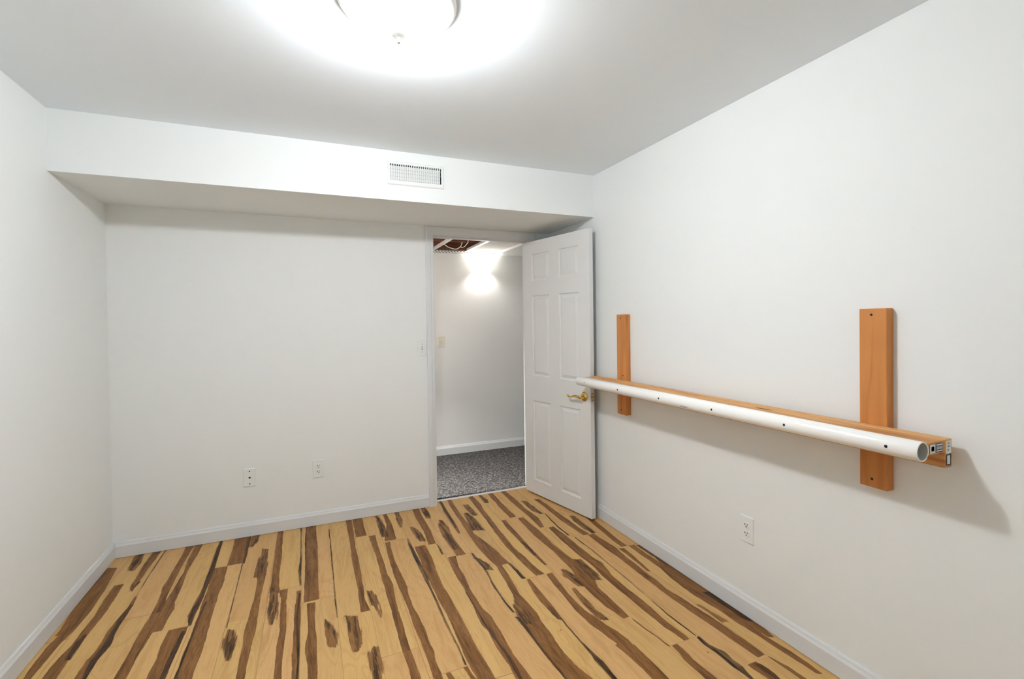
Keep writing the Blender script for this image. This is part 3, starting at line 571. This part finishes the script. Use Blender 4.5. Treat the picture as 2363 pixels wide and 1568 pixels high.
# suspended grid: one lay-in frame of T bars
g = MB()
def tbar(bm, x, wd=.030):
    bm.box((x-wd/2, T, ZC-.002), (x+wd/2, YH-.02, ZC)); bm.box((x-.001, T, ZC), (x+.001, YH-.02, ZC+.028))
for x in (-2.27, -1.87, -1.47, -1.07, -.670, -.318): tbar(g, x)
g.box((-2.6, T+.001, ZC-.002), (.018, T+.022, ZC)); g.box((-2.6, T, ZC), (.018, T+.002, ZC+.02))
grid = g.build('ceiling_grid', m_white)
tag(grid, 'white metal grid of the open hall ceiling beyond the door', 'ceiling grid')
# perforated wall strip along the far wall
def strip_material():
    t = NT('perforated_white_metal')
    c = t.n('ShaderNodeTexCoord'); sp = t.n('ShaderNodeSeparateXYZ'); t.l(c.outputs['Object'], sp.inputs[0])
    row = t.math('FLOOR', t.math('DIVIDE', sp.outputs[2], .011))
    u = t.math('FRACT', t.math('ADD', t.math('DIVIDE', sp.outputs[0], .034), t.math('MULTIPLY', row, .37)))
    v = t.math('FRACT', t.math('DIVIDE', sp.outputs[2], .011))
    du = t.math('ABSOLUTE', t.math('SUBTRACT', u, .5)); dv = t.math('ABSOLUTE', t.math('SUBTRACT', v, .5))
    h = t.math('MULTIPLY', t.math('LESS_THAN', du, .20), t.math('LESS_THAN', dv, .32))
    t.l(t.mix(h, (.72, .72, .70, 1), (.02, .02, .02, 1)), t.b.inputs['Base Color'])
    t.b.inputs['Roughness'].default_value = .4
    return t.m
x0, x1 = -2.59, .012; st = MB()
st.box((x0, YH-.022, ZC-.002), (x1, YH-.0005, ZC)); st.box((x0, YH-.003, ZC-.026), (x1, YH-.0005, ZC-.002))
strip = st.build('perforated_strip', strip_material()); tag(strip, 'white perforated metal angle along the top of the far hall wall', 'metal strip')
for i, (xa, xb) in enumerate(((-.300, .016),)):
    tl = MB().box((xa, T+.024, ZC+.0005), (xb, YH-.004, ZC+.014)).build('ceiling_tile', m_tile)
    tag(tl, 'white lay-in ceiling tile above the hall wall lamp', 'ceiling tile')
def arc(pts, n=14):
    out = []
    for i in range(len(pts)-1):
        p0 = Vector(pts[max(i-1, 0)]); p1 = Vector(pts[i]); p2 = Vector(pts[i+1]); p3 = Vector(pts[min(i+2, len(pts)-1)])
        for k in range(n):
            t = k/n
            out.append(.5*((2*p1)+(p2-p0)*t+(2*p0-5*p1+4*p2-p3)*t*t+(3*p1-p0-3*p2+p3)*t**3))
    out.append(Vector(pts[-1])); return out
o = MB().tube(arc([(-.66, .80, 2.34), (-.645, .88, 2.20), (-.64, .955, 2.152), (-.59, 1.08, 2.148), (-.51, 1.20, 2.148), (-.43, 1.24, 2.150), (-.375, 1.235, 2.21), (-.36, 1.22, 2.33)]), .0045, 8).build('electric_cable', m_cable)
tag(o, 'pale cable drooping in a wide loop above the hall ceiling grid', 'cable')
o = MB().tube(arc([(-.40, 1.16, 2.34), (-.395, 1.205, 2.20), (-.400, 1.20, 2.160), (-.405, 1.08, 2.148), (-.43, .92, 2.148), (-.45, .81, 2.16), (-.46, .76, 2.33)]), .0038, 8).build('electric_cable', m_cable)
tag(o, 'thin pale cable at the right end of the drooping one above the hall', 'cable')

# half round wall lamp of the hall, plus an added unseen one, open above and below
def sconce(x, y, rz, z0, h, label, power=1.0):
    e = empty('wall_sconce', (x, y, z0), rz, label, 'wall lamp', None)
    pr = MB(); rows = []
    for z, r in ((-.004, .072), (.02, .076), (h, .080)):
        rows.append([(r*math.cos(math.pi*j/20), -.004 - .632*r*math.sin(math.pi*j/20) - .010*math.sin(math.pi*j/20), z) for j in range(21)])
    pr.grid(rows, closed=False, caps=False)
    sh = pr.build('lamp_shade', m_sconce, e)
    md = sh.modifiers.new('thick', 'SOLIDIFY'); md.thickness = .003
    MB().box((-.055, -.006, .01), (.055, 0, h-.012)).build('back_plate', m_white, e)
    MB().lathe([(0, 0), (.006, 0), (.006, .006), (.004, .012), (0, .012)], (0, -.062, -.006), (0, 0, -1), 16).build('finial', m_white, e)
    pl = bpy.data.lights.new('sconce_bulb', 'POINT'); pl.energy = LAMP['sconce_bulb'] * power; pl.shadow_soft_size = .022; pl.color = (1, .95, .88)
    lo = bpy.data.objects.new('bulb', pl); COL.objects.link(lo); lo.parent = e; lo.location = (0, -.034, .05)
    return e
sconce(-.146, YH, 0, 1.925, .097, 'lit white half round lamp on the far hall wall, seen through the doorway')
sconce(-1.45, T, math.pi, 1.925, .097, 'added half round lamp, unseen behind the back wall, brightening the hall', 31.0)  # added lamp, out of the camera's view, to brighten the hall wall

# ---------------------------------------------------------------- wall plates
def plate_mesh(w, h, t=.0055, k=.0025):
    bm = MB(); a, c = w/2, h/2
    bm.grid([[(-a, 0, -c), (a, 0, -c), (a, 0, c), (-a, 0, c)], [(-a, -t*.35, -c), (a, -t*.35, -c), (a, -t*.35, c), (-a, -t*.35, c)],
             [(-a+k, -t, -c+k), (a-k, -t, -c+k), (a-k, -t, c-k), (-a+k, -t, c-k)]], True, True, 0, False)
    return bm
def screw(parent, x, z, y, mat, r=.0032, slot=True):
    o = MB().lathe([(r*.9, 0), (r, -.0002), (r*.85, -.0012), (0, -.0015)], (x, y, z), (0, 1, 0), 14).build('screw', mat, parent)
    return o
def outlet(loc_, rz, label):
    e = empty('power_outlet', loc_, rz, label, 'outlet', 'duplex outlets')
    plate_mesh(.074, .122).build('cover_plate', m_plast, e)
    for s_ in (1, -1):
        z = s_*.0195
        bm = MB(); N = 28; ring = []
        for j in range(N):
            a = 2*math.pi*j/N; ring.append((max(-.0150, min(.0150, .0172*math.cos(a))), max(-.0135, min(.0135, .0172*math.sin(a)))))
        bm.grid([[(q[0]*k, yy, z + q[1]*k) for q in ring] for k, yy in ((1.0, -.0045), (1.0, -.0072), (.95, -.0078))], True, True, 0, False)
        r = bm.build('receptacle', m_plast, e)
        hb = MB()
        hb.box((-.0085, -.0081, z-.0005), (-.0048, -.0076, z+.0085)); hb.box((.0048, -.0081, z+.0008), (.0076, -.0076, z+.0080))
        hb.lathe([(.0031, 0), (.0031, .0005)], (0, -.0081, z-.0065), (0, 1, 0), 12)
        hb.build('slots', m_dark, r)
    screw(e, 0, 0, -.0055, m_plast, .0028)
    return e
outlet((-1.815, 0, .3885), 0, 'white double outlet low on the back wall, left of the doorway')
outlet((0, -1.943, .405), -math.pi/2, 'white double outlet low on the right wall under the wooden rail')
e = empty('phone_jack', (-2.234, 0, .3855), 0, 'white jack plate with one dark socket, low on the back wall', 'wall plate')
plate_mesh(.072, .118).build('cover_plate', m_plast, e)
bm = MB(); bm.grid([[(x, y, z) for x, z in ((-.0062, .0040), (-.0062, -.0015), (-.0028, -.0058), (.0028, -.0058), (.0062, -.0015), (.0062, .0040))] for y in (-.0050, -.0060)], True, True, 0, False)
bm.build('socket', m_dark, e); screw(e, 0, .041, -.0053, m_screw, .0042); screw(e, 0, -.041, -.0053, m_screw, .0042)
def switch(loc_, rz, label, pm, scr):
    e = empty('light_switch', loc_, rz, label, 'switch', None)
    plate_mesh(.072, .118).build('cover_plate', pm, e)
    MB().box((-.0052, -.0061, -.0125), (.0052, -.0053, .0125)).build('toggle_slot', m_greyp, e)
    MB().extrude([(0, -.0105), (0, .0105), (.004, .0095), (.013, .0105), (.0145, .0055), (.005, -.0085)], (-.0040, -.0055, 0), (.0040, -.0055, 0), (0, -1, 0), (0, 0, 1)).build('toggle', pm, e, bevel=.0006)
    screw(e, 0, .030, -.0053, scr); screw(e, 0, -.030, -.0053, scr)
    return e
switch((-1.0835, 0, 1.1965), 0, 'white light switch on the back wall against the door casing', m_plast, m_steel)
switch((-.595, YH, 1.186), 0, 'ivory light switch on the far hall wall seen through the doorway', m_ivory, m_ivory)

# ---------------------------------------------------------------- air register in the soffit
e = empty('air_register', (-1.25, -D, 2.2725), 0, 'white metal air vent with upright bars in the soffit face', 'vent')
w2, h2 = .170, .0690; ow, oh = .1565, .0480; zc = (VZ0+VZ1)/2 - 2.2725
bm = MB()
def rect(w, h, y, dz=0): return [(-w, y, -h+dz), (w, y, -h+dz), (w, y, h+dz), (-w, y, h+dz)]
bm.grid([rect(w2, h2, 0), rect(w2, h2, -.003), rect(w2-.006, h2-.006, -.008), rect(ow, oh, -.008, zc), rect(ow, oh, .004, zc)], True, False, 0, False)
bm.build('vent_frame', m_vent, e)
bm = MB()
for i in range(25):
    x = -ow + i*2*ow/24
    bm.box((x-.0030, -.0066, -oh+zc), (x+.0016, .002, oh+zc))
bm.build('upright_bars', m_vent, e)
bm = MB()
for k in range(4):
    z = -oh + zc + .004 + k*.0212
    bm.face([(-ow, -.0005, z), (ow-.010, -.0005, z), (ow-.010, .0025, z+.0206), (-ow, .0025, z+.0206)])
    bm.face([(-ow, .0010, z), (ow-.010, .0010, z), (ow-.010, .0040, z+.0206), (-ow, .0040, z+.0206)])
bm.build('louvre_blades', m_blade, e)
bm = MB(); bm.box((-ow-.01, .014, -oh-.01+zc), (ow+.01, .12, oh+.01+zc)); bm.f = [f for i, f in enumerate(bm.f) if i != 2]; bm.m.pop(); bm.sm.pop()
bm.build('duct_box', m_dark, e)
MB().tube(arc([(ow-.004, .004, zc+.034), (ow-.0035, -.004, zc+.022), (ow-.0035, -.0055, zc+.008), (ow-.004, .004, zc+.002)], 6), .0016, 8).build('damper_lever', m_vent, e)
for sx_ in (-1, 1): screw(e, sx_*(w2-.007), .0, -.0068, m_vent, .003)

# ---------------------------------------------------------------- ceiling lamp
LX, LY = -1.580, -2.013
e = empty('ceiling_light', (LX, LY, H), 0, 'lit white glass dome lamp with a small finial on the ceiling', 'ceiling lamp')
MB().lathe([(.0, 0), (.180, 0), (.185, -.004), (.184, -.012), (.176, -.022), (.166, -.025), (.0, -.025)], seg=72).build('ceiling_pan', m_white, e)
R0, zr, zb = .162, -.026, -.103
prof = [(.150, -.0255), (R0, zr)]
for i in range(1, 17):
    a = i/16*math.pi/2
    prof.append((R0*math.cos(a) if i < 16 else .004, zr + (zb-zr)*math.sin(a)))
MB().lathe(prof, seg=72).build('glass_dome', m_dome, e)
fin = MB().lathe([(0, zb+.002), (.021, zb+.002), (.0225, zb-.001), (.020, zb-.005), (.008, zb-.008), (.005, zb-.014), (.0075, zb-.019), (.0075, zb-.023), (.004, zb-.027), (0, zb-.028)], seg=32).build('finial', m_satin, e)
pl = bpy.data.lights.new('ceiling_bulb', 'POINT'); pl.energy = LAMP['bulb']; pl.shadow_soft_size = .05; pl.color = (.955, .975, 1)
lo = bpy.data.objects.new('bulb', pl); COL.objects.link(lo); lo.parent = e; lo.location = (0, 0, -.054)

# ---------------------------------------------------------------- six panel door, swung open into the room
HX, HY = -.245, -.005
DW, DH, DT = .752, 2.008, .035
ang = math.atan2(-.725, .160)
door = MB()
cx = [0, .105, .320, .430, .645, DW]; cz = [0, .110, .745, .942, 1.577, 1.690, 1.905, DH]
def door_face(y, sgn):
    def P(x, z, d=0): return (x, y - sgn*d, z)
    for i in range(5):
        for j in range(7):
            a, b_, c, d_ = cx[i], cx[i+1], cz[j], cz[j+1]
            if i in (1, 3) and j in (1, 3, 5):
                loops = [(0, 0), (.003, .0065), (.009, .0090), (.015, .0090), (.034, .0025), (.0345, .0015)]
                rg = [[P(a+o, c+o, q), P(b_-o, c+o, q), P(b_-o, d_-o, q), P(a+o, d_-o, q)] for o, q in loops]
                door.grid(rg, True, False, 0, False); door.face(rg[-1])
            else:
                door.face([P(a, c), P(b_, c), P(b_, d_), P(a, d_)])
door_face(0, -1); door_face(DT, 1)
for (a, b_) in (((0, 0), (DW, 0)), ((DW, 0), (DW, DH)), ((DW, DH), (0, DH)), ((0, DH), (0, 0))):
    door.face([(a[0], 0, a[1]), (b_[0], 0, b_[1]), (b_[0], DT, b_[1]), (a[0], DT, a[1])])
dr = door.build('door_1', m_door); struct(dr)
dr.location = (HX, HY, .012); dr.rotation_euler = (0, 0, ang)
# local frame: x along the leaf, y = +DT is the side towards the right wall, -y faces the camera side
CS = -1
def handle(side):
    y0 = 0 if side < 0 else DT
    hx, hz = .690, .842
    f = lambda x, d, z: (hx + x, y0 + side*d, hz + z)
    h = MB().lathe([(0, 0), (.0335, 0), (.0335, .0015), (.031, .005), (.024, .009), (.017, .011), (.0145, .013), (.0125, .016), (.011, .030), (.012, .040), (.012, .048), (0, .050)], f(0, 0, 0), (0, side, 0), 36).build('door_handle', m_brass, dr)
    pts = [f(.004, .043, 0), f(-.012, .046, .001), f(-.030, .0475, .004), f(-.050, .048, .0045), f(-.072, .048, -.001), f(-.092, .048, -.006), f(-.108, .0485, -.005), f(-.118, .049, .002), f(-.121, .049, .008)]
    MB().tube(arc(pts, 6), [(.0085 + .002*math.sin(q/48*math.pi), .0115 - .0075*(q/48)**.7) if q < 48 else (.005, .004) for q in range(49)], 14).build('lever', m_brass, h)
    return h
handle(-1); handle(1)
lp = MB().box((DW-.0004, .005, .845-.029), (DW+.0014, .030, .845+.029)).build('latch_plate', m_brass, dr, bevel=.0005)
MB().extrude([(0, -.007), (.010, -.007), (.003, .007), (0, .007)], (DW+.001, .0175, .845-.007), (DW+.001, .0175, .845+.007), (1, 0, 0), (0, 1, 0)).build('latch_bolt', m_steel, lp)
for s_ in (-1, 1):
    MB().lathe([(.0032, 0), (.0028, .0008), (0, .001)], (DW+.0014, .0175, .845+s_*.022), (1, 0, 0), 12).build('screw', m_screw, lp)
# hinges on the jamb side
for z in (.20, 1.0, 1.82):
    hg = MB(); hg.tube([(-.004, DT+.004, z-.044), (-.004, DT+.004, z+.044)], .0055, 12)
    hg.box((-.0015, .004, z-.044), (.0, DT, z+.044))
    hg.build('hinge', m_brass, dr)

# ---------------------------------------------------------------- wooden rail with plastic pipe on the right wall
E0 = (0, -1.78, .96)
rk = empty('wall_rail', E0, 0, 'long wooden wall rail with white plastic pipe on two upright boards', 'rail')
def rel(bm):
    bm.v = [(x-E0[0], y-E0[1], z-E0[2]) for x, y, z in bm.v]; return bm
def dotx(x, y, z, r, mat, parent, name='screw'):
    rel_b = rel(MB().lathe([(r, 0), (r, .0006), (r*.6, .0012), (0, .0012)], (x, y, z), (-1, 0, 0), 14))
    return rel_b.build(name, mat, parent)
for ya, yb, z0, z1 in ((-1.078, -.986, .785, 1.421), (-2.550, -2.461, .782, 1.4135)):
    bd = rel(MB().box((-.038, ya, z0), (-.0002, yb, z1))).build('mounting_board', m_board, rk, bevel=.0025)
    ym = (ya+yb)/2
    dotx(-.038, ym + .004, z1-.022, .0042, m_screw, bd); dotx(-.038, ym + .004, z0+.030, .0045, m_screw, bd)
    if ya > -2: dotx(-.038, ya + .028, 1.035, .0045, m_screw, bd)
RY0, RY1 = -2.730, -.762
bk = rel(MB().box((-.076, RY0, .918), (-.0382, RY1, 1.006))).build('backing_board', m_rail, rk, bevel=.002)
sf = rel(MB().box((-.1635, RY0+.002, .966), (-.0762, RY1, 1.0035))).build('shelf_board', m_rail, rk, bevel=.002)
PX, PZ, PR = -.1935, .982, .0298
def pipe():
    bm = MB(); N = 48
    def ring(r, y): return [(PX + r*math.cos(2*math.pi*j/N), y, PZ + r*math.sin(2*math.pi*j/N)) for j in range(N)]
    bm.grid([ring(PR-.0040, -2.731), ring(PR-.0008, -2.7318), ring(PR, -2.730), ring(PR, -.775), ring(PR-.0008, -.7735), ring(PR-.0040, -.774)], True, False)
    bm.grid([ring(PR-.0040, -2.731), ring(PR-.0040, -.774)], True, False, 1)
    return rel(bm).build('plastic_pipe', [m_pvc, m_bore], rk)
pp = pipe()
for y in (-.889, -1.249, -1.603, -1.952, -2.304, -2.649):
    a = math.radians(178)
    r = .0048 if y < -1 else .0032
    bm = MB().lathe([(r, -.001), (r, .0004), (0, .0006)], (PX + PR*math.cos(a), y, PZ + PR*math.sin(a)), (math.cos(a), 0, math.sin(a)), 16)
    rel(bm).build('screw_hole', m_dark, pp)
# printed mark and scuff under the pipe's front
bm = MB()
for k, (a0, a1, y0, y1) in enumerate(((206, 209, -1.805, -1.775), (208.5, 212, -1.792, -1.752), (197, 199, -1.778, -1.760), (199, 200.5, -1.800, -1.782))):
    rr = PR + .0004; seg = 4
    bm.grid([[(PX + rr*math.cos(math.radians(a0+(a1-a0)*j/seg)), y, PZ + rr*math.sin(math.radians(a0+(a1-a0)*j/seg))) for j in range(seg+1)] for y in (y0, y1)], False, False, 0 if k < 2 else 1)
rel(bm).build('printed_mark', [m_black, m_greyp], pp)
# store stickers stapled on the board ends
def sticker(parent, x0, x1, z0, z1, y, mats, extra):
    bm = MB().box((x0, y-.0006, z0), (x1, y, z1), 0)
    for (a, b_, c, d_, mi) in extra:
        bm.box((x0+(x1-x0)*a, y-.0009, z0+(z1-z0)*c), (x0+(x1-x0)*b_, y-.0006, z0+(z1-z0)*d_), mi)
    return rel(bm).build('price_sticker', mats, parent)
sticker(sf, -.153, -.083, .970, .9975, RY0+.002, [m_black, m_paper, m_purple, m_greyp],
        [(.02, .42, .02, .98, 1), (.12, .34, .25, .75, 3), (.50, .97, .78, .92, 1), (.50, .97, .12, .24, 1), (.50, .97, .34, .68, 2)])
sticker(bk, -.071, -.044, .962, 1.001, RY0, [m_paper, m_greyp, m_black], [(.3, .7, .75, .85, 1), (.3, .75, .5, .62, 1), (.3, .6, .2, .32, 1)])
sticker(bk, -.071, -.044, .925, .959, RY0, [m_black, m_paper], [(.22, .78, .1, .9, 1)])
